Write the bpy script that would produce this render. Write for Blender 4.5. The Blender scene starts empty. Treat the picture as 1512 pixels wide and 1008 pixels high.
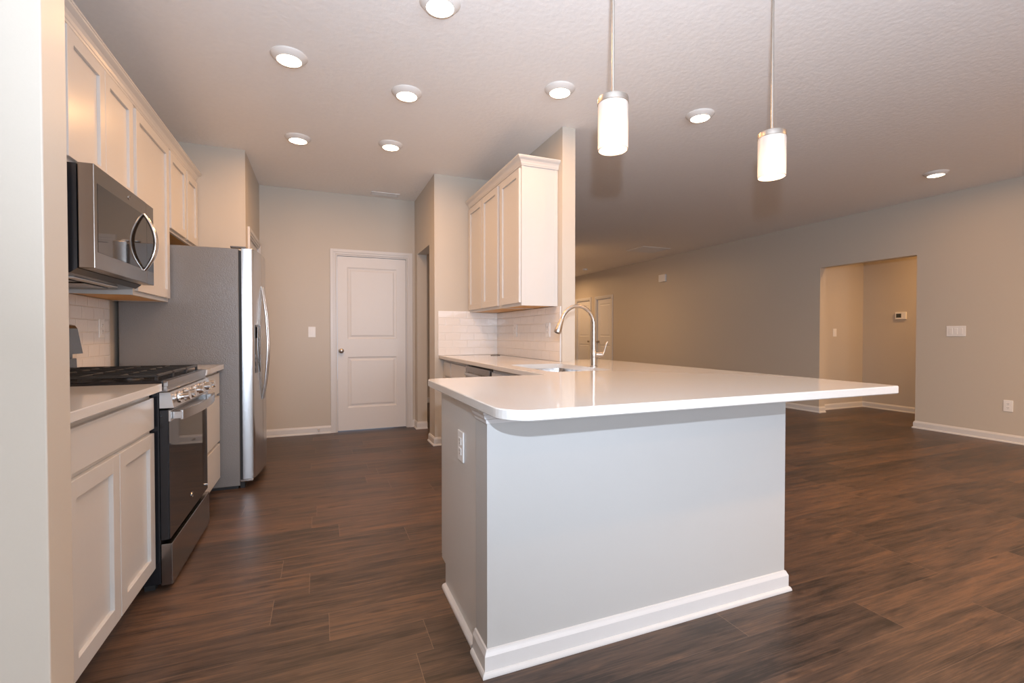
import bpy, bmesh, math, random
from mathutils import Vector, Matrix
random.seed(4)
S = bpy.context.scene
C = S.collection
PI = math.pi
R = math.radians

# ------------------------------------------------------------------ camera
cam_d = bpy.data.cameras.new('camera'); cam = bpy.data.objects.new('camera', cam_d); C.objects.link(cam)
cam_d.sensor_width = 36.0
cam_d.lens = 696.6 / 1512 * 36.0
cam_d.clip_start = 0.02
cam.location = (0, 0, 1.129)
cam.rotation_euler = (R(90 - 0.87), 0, R(-22.135))
S.camera = cam
# ------------------------------------------------------------------ world and light
S.view_settings.view_transform = 'Standard'
S.view_settings.look = 'None'
S.view_settings.gamma = 1.0
S.view_settings.use_curve_mapping = False
S.view_settings.exposure = 0.0
w = bpy.data.worlds.new('sky'); S.world = w; w.use_nodes = True
w.node_tree.nodes['Background'].inputs[0].default_value = (0.62, 0.78, 1.0, 1)
w.node_tree.nodes['Background'].inputs[1].default_value = 1.0

def light(name, kind, loc, energy, col, size=None, rot=None, **kw):
    d = bpy.data.lights.new(name, kind); d.energy = energy; d.color = col
    if kind == 'AREA':
        d.shape = kw.get('shape', 'DISK'); d.size = size
        if 'size_y' in kw: d.size_y = kw['size_y']
        if 'spread' in kw: d.spread = kw['spread']
    elif size is not None:
        d.shadow_soft_size = size
    o = bpy.data.objects.new(name, d); C.objects.link(o); o.location = loc
    if rot: o.rotation_euler = rot
    return o
WARM = (1.0, 0.50, 0.18)
DEEP = (1.0, 0.54, 0.20)
FLASH_E, DAY_E, CAN_E, PEND_E = 82, 86, 7.8, 3.4
# the photographer's flash on the camera, a little above the lens
light('camera_flash', 'AREA', (0.045, 0.0, 1.385), FLASH_E, (0.72, 0.83, 1.0), 0.05, (R(90 + 46), 0, R(-54)))
# daylight fill through unseen windows added behind the camera
light('added_daylight', 'AREA', (0.0, -3.40, 1.15), DAY_E, (0.74, 0.85, 1.0), 2.3, (R(90 + 22), 0, 0), shape='RECTANGLE', size_y=1.9)
light('added_side_daylight', 'AREA', (2.12, -3.40, 1.45), DAY_E * 0.9, (0.80, 0.88, 1.0), 1.35, (R(90 + 18), 0, R(12)), shape='RECTANGLE', size_y=1.4)  # extra fill, placed to reach the cabinet fronts and great room

# ------------------------------------------------------------------ materials
def new_mat(name):
    m = bpy.data.materials.new(name); m.use_nodes = True
    return m, m.node_tree, m.node_tree.nodes['Principled BSDF']
def N(nt, typ, **kw):
    n = nt.nodes.new(typ)
    for k, v in kw.items():
        if k in n.inputs: n.inputs[k].default_value = v
        else: setattr(n, k, v)
    return n
def pos(nt):
    return N(nt, 'ShaderNodeNewGeometry').outputs['Position']
def bump(nt, b, height, strength, dist=0.01):
    n = N(nt, 'ShaderNodeBump'); n.inputs['Strength'].default_value = strength; n.inputs['Distance'].default_value = dist
    nt.links.new(height, n.inputs['Height']); nt.links.new(n.outputs[0], b.inputs['Normal']); return n
def plain(name, col, rough=0.5, metal=0.0, nscale=60, nstr=0.0, var=0.03, coat=0.0, spec=None, stretch=None, dist=0.002):
    """paint / plastic / metal with a little procedural variation and bump"""
    m, nt, b = new_mat(name)
    b.inputs['Roughness'].default_value = rough; b.inputs['Metallic'].default_value = metal
    b.inputs['Coat Weight'].default_value = coat
    if spec is not None: b.inputs['Specular IOR Level'].default_value = spec
    mp = N(nt, 'ShaderNodeMapping'); nt.links.new(pos(nt), mp.inputs[0])
    if stretch: mp.inputs['Scale'].default_value = stretch
    ns = N(nt, 'ShaderNodeTexNoise'); ns.inputs['Scale'].default_value = nscale; ns.inputs['Detail'].default_value = 4
    nt.links.new(mp.outputs[0], ns.inputs['Vector'])
    mr = N(nt, 'ShaderNodeMapRange'); mr.inputs['To Min'].default_value = 1 - var; mr.inputs['To Max'].default_value = 1 + var
    nt.links.new(ns.outputs[0], mr.inputs[0])
    mx = N(nt, 'ShaderNodeMix', data_type='RGBA', blend_type='MULTIPLY'); mx.inputs[0].default_value = 1
    mx.inputs[6].default_value = (*col, 1); nt.links.new(mr.outputs[0], mx.inputs[7]); nt.links.new(mx.outputs[2], b.inputs['Base Color'])
    if nstr: bump(nt, b, ns.outputs[0], nstr, dist)
    return m

WALLC = (0.57, 0.515, 0.44)
M = {}
M['wall'] = plain('greige_wall_paint', WALLC, 0.42, nscale=180, nstr=0.10, var=0.012, dist=0.001, spec=0.35)
M['knee'] = plain('daylight_tinted_wall_paint', (0.50, 0.495, 0.48), 0.45, nscale=180, nstr=0.10, var=0.012, dist=0.001, spec=0.35)  # wall paint cooled to carry the bluish light on the peninsula
M['ceiling'] = plain('textured_ceiling_paint', (0.93, 0.905, 0.87), 0.8, nscale=34, nstr=0.36, var=0.03, dist=0.006)
M['trim'] = plain('white_trim_paint', (0.68, 0.67, 0.66), 0.35, nscale=30, var=0.01)
M['cab'] = plain('white_cabinet_paint', (0.62, 0.60, 0.57), 0.30, nscale=30, var=0.01)
M['door'] = plain('white_door_paint', (0.74, 0.725, 0.71), 0.42, nscale=40, var=0.01, nstr=0.05, dist=0.0006)
M['birch'] = plain('birch_plywood', (0.62, 0.36, 0.13), 0.5, nscale=12, var=0.15, stretch=(1, 8, 1))
M['quartz'] = plain('white_quartz', (0.64, 0.62, 0.59), 0.075, nscale=260, var=0.03, spec=0.6)
M['steel'] = plain('brushed_stainless_steel', (0.55, 0.54, 0.53), 0.25, metal=1.0, nscale=90, nstr=0.10, var=0.04, stretch=(1, 1, 14), dist=0.0006)
M['steel_h'] = plain('dark_stainless_steel', (0.30, 0.275, 0.255), 0.26, metal=1.0, nscale=90, nstr=0.06, var=0.04, stretch=(1, 1, 14), dist=0.0004)
M['chrome'] = plain('satin_chrome', (0.72, 0.70, 0.68), 0.16, metal=1.0, var=0.01)
M['nickel'] = plain('brushed_nickel', (0.50, 0.455, 0.41), 0.34, metal=1.0, nscale=120, var=0.03)
M['gray_side'] = plain('textured_grey_enamel', (0.20, 0.195, 0.19), 0.24, nscale=150, nstr=0.5, var=0.05, dist=0.0030, spec=0.7)
M['black'] = plain('black_enamel', (0.012, 0.013, 0.016), 0.22, var=0.05)
M['iron'] = plain('cast_iron', (0.022, 0.021, 0.02), 0.42, nscale=400, nstr=0.1, var=0.1)
M['glass_black'] = plain('black_oven_glass', (0.008, 0.008, 0.010), 0.035, var=0.02, spec=0.9)
M['mw_glass'] = plain('tinted_microwave_glass', (0.018, 0.014, 0.011), 0.04, var=0.02, spec=1.0)
M['plastic'] = plain('white_plastic', (0.84, 0.83, 0.81), 0.35, var=0.01)
M['dark'] = plain('dark_rubber', (0.02, 0.02, 0.02), 0.6, var=0.1)
M['screen'] = plain('dark_display', (0.05, 0.055, 0.05), 0.15, var=0.02)
M['ring'] = plain('white_light_trim', (0.80, 0.76, 0.71), 0.45, var=0.01)
M['outside'] = plain('frosted_light', (0.8, 0.8, 0.8), 0.5)

def emit_mat(name, col, st):
    m, nt, b = new_mat(name)
    b.inputs['Base Color'].default_value = (0.9, 0.88, 0.85, 1)
    b.inputs['Emission Color'].default_value = (*col, 1); b.inputs['Emission Strength'].default_value = st
    return m
M['led'] = emit_mat('lit_diffuser', (1.0, 0.86, 0.66), 9.0)
M['bulb'] = emit_mat('lit_bulb', (1.0, 0.84, 0.62), 12.0)

def shade_mat():
    m, nt, b = new_mat('frosted_white_glass')
    nt.nodes.remove(b)
    out = [n for n in nt.nodes if n.type == 'OUTPUT_MATERIAL'][0]
    t = N(nt, 'ShaderNodeBsdfTranslucent'); t.inputs[0].default_value = (0.50, 0.46, 0.42, 1)
    d = N(nt, 'ShaderNodeBsdfDiffuse'); d.inputs[0].default_value = (0.86, 0.82, 0.78, 1)
    g = N(nt, 'ShaderNodeBsdfGlossy'); g.inputs[0].default_value = (1, 1, 1, 1); g.inputs[1].default_value = 0.2
    a = N(nt, 'ShaderNodeMixShader'); a.inputs[0].default_value = 0.5
    nt.links.new(t.outputs[0], a.inputs[1]); nt.links.new(d.outputs[0], a.inputs[2])
    c = N(nt, 'ShaderNodeMixShader'); c.inputs[0].default_value = 0.05
    nt.links.new(a.outputs[0], c.inputs[1]); nt.links.new(g.outputs[0], c.inputs[2]); nt.links.new(c.outputs[0], out.inputs[0])
    return m
M['shade'] = shade_mat()

def math_n(nt, op, a, b=None, c=None):
    n = N(nt, 'ShaderNodeMath', operation=op)
    for i, x in enumerate((a, b, c)):
        if x is None: continue
        if isinstance(x, (int, float)): n.inputs[i].default_value = x
        else: nt.links.new(x, n.inputs[i])
    return n.outputs[0]

def floor_mat():
    m, nt, b = new_mat('dark_vinyl_plank')
    sep = N(nt, 'ShaderNodeSeparateXYZ'); nt.links.new(pos(nt), sep.inputs[0])
    x, y = sep.outputs[0], sep.outputs[1]
    W_, L_ = 0.1875, 1.22
    yr = math_n(nt, 'DIVIDE', math_n(nt, 'ADD', y, 20 * W_ - 0.16), W_)
    row = math_n(nt, 'FLOOR', yr); fy = math_n(nt, 'FRACT', yr)
    wn = N(nt, 'ShaderNodeTexWhiteNoise', noise_dimensions='1D'); nt.links.new(row, wn.inputs['W'])
    off = math_n(nt, 'MULTIPLY', wn.outputs[0], L_)
    xr = math_n(nt, 'DIVIDE', math_n(nt, 'ADD', math_n(nt, 'ADD', x, off), 20.13), L_)
    col = math_n(nt, 'FLOOR', xr); fx = math_n(nt, 'FRACT', xr)
    pid = math_n(nt, 'ADD', math_n(nt, 'MULTIPLY', row, 17.31), math_n(nt, 'MULTIPLY', col, 5.77))
    wn2 = N(nt, 'ShaderNodeTexWhiteNoise', noise_dimensions='1D'); nt.links.new(pid, wn2.inputs['W'])
    tone = wn2.outputs[0]
    # grain coordinates: stretched along x, shifted per plank
    cx = N(nt, 'ShaderNodeCombineXYZ')
    nt.links.new(math_n(nt, 'ADD', math_n(nt, 'MULTIPLY', x, 1.0), math_n(nt, 'MULTIPLY', tone, 37.0)), cx.inputs[0])
    nt.links.new(math_n(nt, 'MULTIPLY', y, 10.0), cx.inputs[1])
    nt.links.new(math_n(nt, 'MULTIPLY', tone, 11.0), cx.inputs[2])
    n1 = N(nt, 'ShaderNodeTexNoise'); n1.inputs['Scale'].default_value = 2.4; n1.inputs['Detail'].default_value = 10; n1.inputs['Roughness'].default_value = 0.70; n1.inputs['Distortion'].default_value = 0.35
    nt.links.new(cx.outputs[0], n1.inputs['Vector'])
    cx2 = N(nt, 'ShaderNodeCombineXYZ')
    nt.links.new(math_n(nt, 'MULTIPLY', x, 1.6), cx2.inputs[0]); nt.links.new(math_n(nt, 'MULTIPLY', y, 75.0), cx2.inputs[1]); nt.links.new(math_n(nt, 'MULTIPLY', tone, 50.0), cx2.inputs[2])
    n2 = N(nt, 'ShaderNodeTexNoise'); n2.inputs['Scale'].default_value = 3.0; n2.inputs['Detail'].default_value = 4
    nt.links.new(cx2.outputs[0], n2.inputs['Vector'])
    f = math_n(nt, 'ADD', math_n(nt, 'MULTIPLY', n1.outputs[0], 0.70), math_n(nt, 'MULTIPLY', n2.outputs[0], 0.30))
    f = math_n(nt, 'ADD', f, math_n(nt, 'MULTIPLY', math_n(nt, 'SUBTRACT', tone, 0.5), 0.13))
    cr = N(nt, 'ShaderNodeValToRGB'); nt.links.new(f, cr.inputs[0])
    e = cr.color_ramp.elements
    e[0].position = 0.38; e[0].color = (0.030, 0.021, 0.016, 1)
    e[1].position = 0.635; e[1].color = (0.165, 0.090, 0.052, 1)
    k = e.new(0.46); k.color = (0.068, 0.043, 0.031, 1)
    k = e.new(0.54); k.color = (0.102, 0.061, 0.041, 1)
    # dark knots
    n3 = N(nt, 'ShaderNodeTexNoise'); n3.inputs['Scale'].default_value = 5.0; n3.inputs['Detail'].default_value = 2
    cx3 = N(nt, 'ShaderNodeCombineXYZ'); nt.links.new(math_n(nt, 'ADD', x, math_n(nt, 'MULTIPLY', tone, 9.0)), cx3.inputs[0]); nt.links.new(math_n(nt, 'MULTIPLY', y, 3.0), cx3.inputs[1])
    nt.links.new(cx3.outputs[0], n3.inputs['Vector'])
    kn = N(nt, 'ShaderNodeMapRange'); kn.inputs['From Min'].default_value = 0.62; kn.inputs['From Max'].default_value = 0.72; nt.links.new(n3.outputs[0], kn.inputs[0])
    mk = N(nt, 'ShaderNodeMix', data_type='RGBA'); nt.links.new(math_n(nt, 'MULTIPLY', kn.outputs[0], 0.6), mk.inputs[0]); nt.links.new(cr.outputs[0], mk.inputs[6]); mk.inputs[7].default_value = (0.018, 0.012, 0.010, 1)
    # seams
    ey = math_n(nt, 'MINIMUM', fy, math_n(nt, 'SUBTRACT', 1.0, fy)); ey = math_n(nt, 'MULTIPLY', ey, W_)
    ex = math_n(nt, 'MINIMUM', fx, math_n(nt, 'SUBTRACT', 1.0, fx)); ex = math_n(nt, 'MULTIPLY', ex, L_)
    sy = math_n(nt, 'LESS_THAN', ey, 0.0009); sx = math_n(nt, 'LESS_THAN', ex, 0.0010)
    sm = math_n(nt, 'MAXIMUM', sx, math_n(nt, 'MULTIPLY', sy, 0.55))
    ms = N(nt, 'ShaderNodeMix', data_type='RGBA'); nt.links.new(math_n(nt, 'MULTIPLY', sm, 0.6), ms.inputs[0]); nt.links.new(mk.outputs[2], ms.inputs[6]); ms.inputs[7].default_value = (0.26, 0.17, 0.115, 1)
    nt.links.new(ms.outputs[2], b.inputs['Base Color'])
    rr = N(nt, 'ShaderNodeMapRange'); rr.inputs['To Min'].default_value = 0.30; rr.inputs['To Max'].default_value = 0.46; nt.links.new(n1.outputs[0], rr.inputs[0]); nt.links.new(rr.outputs[0], b.inputs['Roughness'])
    bump(nt, b, n2.outputs[0], 0.12, 0.001)
    return m
M['floor'] = floor_mat()

def tile_mat(name, axis):
    """glossy 75x150 mm subway tile; axis = horizontal world axis of the wall"""
    m, nt, b = new_mat(name)
    sep = N(nt, 'ShaderNodeSeparateXYZ'); nt.links.new(pos(nt), sep.inputs[0])
    h = sep.outputs[0 if axis == 'x' else 1]; z = sep.outputs[2]
    TW, TH = 0.1524, 0.0762
    zr = math_n(nt, 'DIVIDE', math_n(nt, 'SUBTRACT', z, 0.914 - TH * 4), TH)
    row = math_n(nt, 'FLOOR', zr); fz = math_n(nt, 'FRACT', zr)
    hh = math_n(nt, 'ADD', math_n(nt, 'DIVIDE', math_n(nt, 'ADD', h, 20.0), TW), math_n(nt, 'MULTIPLY', math_n(nt, 'MODULO', row, 2.0), 0.5))
    fh = math_n(nt, 'FRACT', hh)
    ez = math_n(nt, 'MULTIPLY', math_n(nt, 'MINIMUM', fz, math_n(nt, 'SUBTRACT', 1.0, fz)), TH)
    eh = math_n(nt, 'MULTIPLY', math_n(nt, 'MINIMUM', fh, math_n(nt, 'SUBTRACT', 1.0, fh)), TW)
    e = math_n(nt, 'MINIMUM', ez, eh)
    g = N(nt, 'ShaderNodeMapRange'); g.inputs['From Min'].default_value = 0.0010; g.inputs['From Max'].default_value = 0.0016; nt.links.new(e, g.inputs[0])
    mx = N(nt, 'ShaderNodeMix', data_type='RGBA'); nt.links.new(g.outputs[0], mx.inputs[0])
    mx.inputs[6].default_value = (0.72, 0.69, 0.65, 1); mx.inputs[7].default_value = (0.80, 0.76, 0.72, 1)
    nt.links.new(mx.outputs[2], b.inputs['Base Color'])
    rg = N(nt, 'ShaderNodeMapRange'); rg.inputs['To Min'].default_value = 0.7; rg.inputs['To Max'].default_value = 0.04; nt.links.new(g.outputs[0], rg.inputs[0]); nt.links.new(rg.outputs[0], b.inputs['Roughness'])
    b.inputs['Specular IOR Level'].default_value = 0.65
    hb = N(nt, 'ShaderNodeMapRange', interpolation_type='SMOOTHSTEP'); hb.inputs['From Min'].default_value = 0.0008; hb.inputs['From Max'].default_value = 0.006; nt.links.new(e, hb.inputs[0])
    ns = N(nt, 'ShaderNodeTexNoise'); ns.inputs['Scale'].default_value = 22; ns.inputs['Detail'].default_value = 2; nt.links.new(pos(nt), ns.inputs['Vector'])
    # every tile sits at a very slightly different tilt
    hsum = math_n(nt, 'ADD', math_n(nt, 'MULTIPLY', hb.outputs[0], 0.8), math_n(nt, 'MULTIPLY', ns.outputs[0], 0.55))
    bump(nt, b, hsum, 0.7, 0.0028)
    return m
M['tile_x'] = tile_mat('glossy_subway_tile_x', 'x')
M['tile_y'] = tile_mat('glossy_subway_tile_y', 'y')

# ------------------------------------------------------------------ mesh helpers
def box(bm, x0, x1, y0, y1, z0, z1, bev=0.0, seg=2):
    if x0 > x1: x0, x1 = x1, x0
    if y0 > y1: y0, y1 = y1, y0
    t = bmesh.new()
    bmesh.ops.create_cube(t, size=1.0)
    bmesh.ops.scale(t, vec=(x1 - x0, y1 - y0, z1 - z0), verts=t.verts)
    bmesh.ops.translate(t, vec=((x0 + x1) / 2, (y0 + y1) / 2, (z0 + z1) / 2), verts=t.verts)
    if bev > 0:
        bmesh.ops.bevel(t, geom=t.edges[:], offset=bev, segments=seg, profile=0.5, affect='EDGES', clamp_overlap=True)
    merge(bm, t)
def merge(bm, t):
    me = bpy.data.meshes.new('tmp'); t.to_mesh(me); t.free(); bm.from_mesh(me); bpy.data.meshes.remove(me)
def cyl(bm, p0, p1, r0, r1=None, seg=24, cap=True):
    r1 = r0 if r1 is None else r1
    p0 = Vector(p0); p1 = Vector(p1); d = p1 - p0
    q = d.to_track_quat('Z', 'Y').to_matrix().to_4x4(); q.translation = (p0 + p1) / 2
    bmesh.ops.create_cone(bm, cap_ends=cap, segments=seg, radius1=r0, radius2=r1, depth=d.length, matrix=q)
def lathe(bm, prof, c=(0, 0, 0), seg=32, axis='z'):
    """prof: list of (r, h) revolved round an axis through c"""
    rings = []
    for r, h in prof:
        ring = []
        for i in range(seg):
            a = 2 * PI * i / seg
            if axis == 'z': v = (c[0] + r * math.cos(a), c[1] + r * math.sin(a), c[2] + h)
            elif axis == 'x': v = (c[0] + h, c[1] + r * math.cos(a), c[2] + r * math.sin(a))
            else: v = (c[0] + r * math.cos(a), c[1] + h, c[2] + r * math.sin(a))
            ring.append(bm.verts.new(v))
        rings.append(ring)
    for a, b in zip(rings, rings[1:]):
        for i in range(seg):
            j = (i + 1) % seg
            bm.faces.new((a[i], a[j], b[j], b[i]))
    for ring, (r, h) in ((rings[0], prof[0]), (rings[-1], prof[-1])):
        if r > 1e-4: bm.faces.new(ring)
    bmesh.ops.remove_doubles(bm, verts=bm.verts[:], dist=1e-6)
def tube(bm, pts, rad, seg=14, flat=None):
    """swept tube through pts; rad a number or list; flat=(a,b) scales the section"""
    pts = [Vector(p) for p in pts]; n = len(pts)
    rads = rad if isinstance(rad, (list, tuple)) else [rad] * n
    prev = None; rings = []
    for i, p in enumerate(pts):
        t = (pts[min(i + 1, n - 1)] - pts[max(i - 1, 0)]).normalized()
        if prev is None:
            up = Vector((0, 1, 0)) if abs(t.y) < 0.9 else Vector((1, 0, 0))
            u = t.cross(up).normalized()
        else:
            u = (prev - t * prev.dot(t)).normalized()
        v = t.cross(u); prev = u
        fa, fb = flat or (1, 1)
        rings.append([bm.verts.new(p + u * (rads[i] * fa * math.cos(2 * PI * k / seg)) + v * (rads[i] * fb * math.sin(2 * PI * k / seg))) for k in range(seg)])
    for a, b in zip(rings, rings[1:]):
        for k in range(seg):
            j = (k + 1) % seg; bm.faces.new((a[k], a[j], b[j], b[k]))
    bm.faces.new(rings[0]); bm.faces.new(rings[-1])
def prism(bm, poly, z0, z1, bev=0.0, seg=2):
    t = bmesh.new()
    lo = [t.verts.new((x, y, z0)) for x, y in poly]; hi = [t.verts.new((x, y, z1)) for x, y in poly]
    t.faces.new(lo[::-1]); t.faces.new(hi)
    n = len(poly)
    for i in range(n): t.faces.new((lo[i], lo[(i + 1) % n], hi[(i + 1) % n], hi[i]))
    if bev:
        ed = [e for e in t.edges if abs(e.verts[0].co.z - e.verts[1].co.z) < 1e-6]
        bmesh.ops.bevel(t, geom=ed, offset=bev, segments=seg, profile=0.5, affect='EDGES')
    merge(bm, t)
def sweep(bm, prof, path, closed=False):
    """moulding: prof = [(out, z)] swept along a 2D path [(x,y)], 'out' = to the right of travel, mitred corners"""
    n = len(path); rings = []
    for i in range(n):
        p = Vector(path[i])
        def nrm(a, b):
            d = (Vector(b) - Vector(a)).normalized(); return Vector((d.y, -d.x))
        if closed or 0 < i < n - 1:
            n1 = nrm(path[i - 1], path[i]); n2 = nrm(path[i], path[(i + 1) % n]); m = (n1 + n2); m = m / max(m.dot(n1), 0.2)
        elif i == 0: m = nrm(path[0], path[1])
        else: m = nrm(path[-2], path[-1])
        rings.append([bm.verts.new((p.x + m.x * o, p.y + m.y * o, z)) for o, z in prof])
    k = len(prof)
    rr = list(zip(rings, rings[1:])) + ([(rings[-1], rings[0])] if closed else [])
    for a, b in rr:
        for i in range(k):
            j = (i + 1) % k; bm.faces.new((a[i], a[j], b[j], b[i]))
    if not closed:
        bm.faces.new(rings[0]); bm.faces.new(rings[-1][::-1])
def finish(name, bm, mat, parent=None, smooth=None):
    bmesh.ops.recalc_face_normals(bm, faces=bm.faces[:])
    if parent is not None:
        org = Vector(parent.location); q = parent
        while q.parent is not None: q = q.parent; org += Vector(q.location)
        bmesh.ops.translate(bm, vec=-org, verts=bm.verts[:])
    me = bpy.data.meshes.new(name); bm.to_mesh(me); bm.free()
    o = bpy.data.objects.new(name, me); C.objects.link(o)
    for mm in (mat if isinstance(mat, (list, tuple)) else [mat]): me.materials.append(mm)
    if smooth is not None:
        for p in me.polygons: p.use_smooth = True
        try: me.set_sharp_from_angle(angle=R(smooth))
        except Exception: pass
    if parent is not None: o.parent = parent
    return o
def mesh(name, mat, parent=None, smooth=None, build=None):
    bm = bmesh.new(); build(bm); return finish(name, bm, mat, parent, smooth)
def boxes(name, mat, parent, *bs, bev=0.0, smooth=None):
    bm = bmesh.new()
    for b in bs: box(bm, *b, bev=bev)
    return finish(name, bm, mat, parent, smooth)
def thing(name, loc, label, cat, group=None):
    o = bpy.data.objects.new(name, None); C.objects.link(o); o.location = loc; o.empty_display_size = 0.05
    o['label'] = label; o['category'] = cat
    if group: o['group'] = group
    return o
def tag(o, label, cat, group=None):
    o['label'] = label; o['category'] = cat
    if group: o['group'] = group
    return o
def struct(name, mat, *bs, bev=0.0):
    o = boxes(name, mat, None, *bs, bev=bev); o['kind'] = 'structure'; return o

# ------------------------------------------------------------------ key dimensions (metres)
H = 2.743
XWL, XWR = -1.285, 6.652            # left kitchen wall, far right great room wall
YBK = 5.78                          # kitchen end wall
CT, CB = 0.914, 0.882               # countertop top / underside

# ------------------------------------------------------------------ setting
struct('floor', M['floor'], (-1.5, 9.0, -3.7, 12.6, -0.05, 0.0))
struct('ceiling', M['ceiling'], (-1.5, 9.0, -3.7, 12.6, H, H + 0.1))
struct('wall_left', M['wall'], (XWL - 0.12, XWL, -3.6, YBK + 0.115, 0, H))
struct('wall_entry', M['wall'], (XWL, -0.600, 1.445, 1.562, 0, H), bev=0.003)       # the wall end beside the near cabinets
# pantry walls beyond the refrigerator (its door faces the kitchen)
PD0, PD1, DH = 4.935, 5.69, 2.045
struct('wall_pantry', M['wall'], (XWL, -0.602, 4.742, 4.857, 0, H), (-0.717, -0.602, 4.857, PD0, 0, H), (-0.717, -0.602, PD1, YBK, 0, H),
       (-0.717, -0.602, PD0, PD1, DH, H))
# kitchen end wall with the door opening
D0, D1 = 0.172, 0.979
struct('wall_back', M['wall'], (XWL, D0, YBK, YBK + 0.115, 0, H), (D1, 1.188, YBK, YBK + 0.115, 0, H), (D0, D1, YBK, YBK + 0.115, DH, H))
# short wall with the cased opening on the right of the end wall
struct('wall_opening', M['wall'], (1.073, 1.188, 5.625, YBK, 0, H), (1.073, 1.188, 4.83, 4.955, 0, H), (1.073, 1.188, 4.955, 5.625, 2.075, H),
       (1.073, 1.188, YBK + 0.115, 7.75, 0, H))
struct('wall_sink', M['wall'], (1.752, 1.867, 3.266, 4.83, 0, H), bev=0.003)
struct('wall_corner', M['wall'], (1.073, 1.7525, 4.714, 4.83, 0, H))
struct('wall_corridor', M['wall'], (1.188, 4.0, 7.75, 7.87, 0, H), (3.9, 4.0, 7.87, 12.3, 0, H))
# great room right wall, opening into the alcove, and two hall doors far away
OY0, OY1, OH = 3.433, 4.616, 2.084
F0, F1, G0, G1 = 9.85, 10.53, 10.85, 11.55
struct('wall_right', M['wall'],
       (XWR, XWR + 0.12, -3.6, OY0, 0, H), (XWR, XWR + 0.12, OY1, F0, 0, H), (XWR, XWR + 0.12, OY0, OY1, OH, H),
       (XWR, XWR + 0.12, F1, G0, 0, H), (XWR, XWR + 0.12, G1, 12.3, 0, H), (XWR, XWR + 0.12, F0, F1, DH, H), (XWR, XWR + 0.12, G0, G1, DH, H))
struct('wall_far', M['wall'], (3.9, 8.0, 12.3, 12.4, 0, H))
struct('wall_alcove', M['wall'], (XWR + 0.12, 7.97, 4.76, 4.88, 0, H), (7.85, 7.97, 1.6, 4.76, 0, H), (XWR + 0.12, 7.97, 1.5, 1.6, 0, H))
struct('wall_front', M['wall'], (XWL - 0.12, -1.25, -3.6, -3.5, 0, H), (1.25, 1.40, -3.6, -3.5, 0, H), (2.85, XWR + 0.12, -3.6, -3.5, 0, H), (1.40, 2.85, -3.6, -3.5, 0, 0.7), (1.40, 2.85, -3.6, -3.5, 2.2, H), (-1.25, 1.25, -3.6, -3.5, 2.12, H))
wd = struct('added_window_1', M['trim'], (-1.25, -1.17, -3.58, -3.51, 0.001, 2.12), (1.17, 1.25, -3.58, -3.51, 0.001, 2.12), (-1.17, 1.17, -3.58, -3.51, 2.04, 2.12),
            (-1.17, 1.17, -3.58, -3.51, 0.001, 0.08), (-0.04, 0.04, -3.58, -3.51, 0.08, 2.04))  # unseen window frame, added to go with the daylight fill

struct('added_window_2', M['trim'], (1.40, 1.47, -3.58, -3.51, 0.7, 2.2), (2.78, 2.85, -3.58, -3.51, 0.7, 2.2), (1.47, 2.78, -3.58, -3.51, 0.7, 0.77), (1.47, 2.78, -3.58, -3.51, 2.13, 2.2), (1.47, 2.78, -3.56, -3.53, 1.43, 1.47))  # second unseen window, added for the side fill

# knee wall under the peninsula top (painted, with the moulded band at its head)
PX0, PX1, PY0 = 0.508, 1.898, 1.467
struct('wall_peninsula', M['knee'], (PX0, PX1, PY0, 1.590, 0, CB - 0.001), (1.785, PX1, 1.590, 3.266, 0, CB - 0.001))
o = mesh('trim_1', M['trim'], build=lambda bm: sweep(bm, [(0.0, 0.835), (0.004, 0.835), (0.006, 0.848), (0.012, 0.852), (0.016, 0.866), (0.020, 0.870), (0.020, CB - 0.002), (0.0, CB - 0.002)],
         [(PX0, 1.590), (PX0, PY0), (PX1, PY0), (PX1, 3.26)])); o['kind'] = 'structure'

BASE = [(0.0, 0.0), (0.022, 0.0), (0.022, 0.006), (0.020, 0.012), (0.016, 0.017), (0.0125, 0.018), (0.0125, 0.066), (0.010, 0.072), (0.007, 0.078), (0.005, 0.084), (0.0, 0.086)]
def baseboard(name, *paths, prof=BASE):
    def b(bm):
        for p in paths: sweep(bm, prof, p)
    o = mesh(name, M['trim'], build=b); o['kind'] = 'structure'; return o
# 'out' is to the right of travel
baseboard('baseboard_peninsula', [(PX0, 1.589), (PX0, PY0), (PX1, PY0), (PX1, 3.262)])
SHOE = [(0.0, 0.0), (0.018, 0.0), (0.018, 0.008), (0.015, 0.014), (0.010, 0.018), (0.0, 0.020)]
baseboard('trim_2', [(0.514, 1.61), (0.514, 2.05)][::-1], prof=SHOE)
baseboard('baseboard_back', [(-0.602, YBK), (D0 - 0.060, YBK)], [(D1 + 0.060, YBK), (1.073, YBK), (1.073, 5.625), (1.188, 5.625)])
baseboard('baseboard_opening', [(1.188, 4.955), (1.073, 4.955), (1.073, 4.714), (1.135, 4.714)])
baseboard('baseboard_pantry', [(-0.602, 4.744), (-0.602, PD0 - 0.06)], [(-0.602, PD1 + 0.06), (-0.602, YBK)])
baseboard('baseboard_corridor', [(1.188, 7.75), (3.9, 7.75)])
baseboard('baseboard_right', [(XWR + 0.12, OY0), (XWR, OY0), (XWR, -3.5)], [(XWR, F0 - 0.06), (XWR, OY1), (XWR + 0.12, OY1)])
baseboard('baseboard_alcove', [(XWR + 0.12, 4.76), (7.85, 4.76), (7.85, 1.6)])
baseboard('baseboard_entry', [(XWL, 1.445), (-0.60, 1.445), (-0.60, 1.562)])

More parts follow.
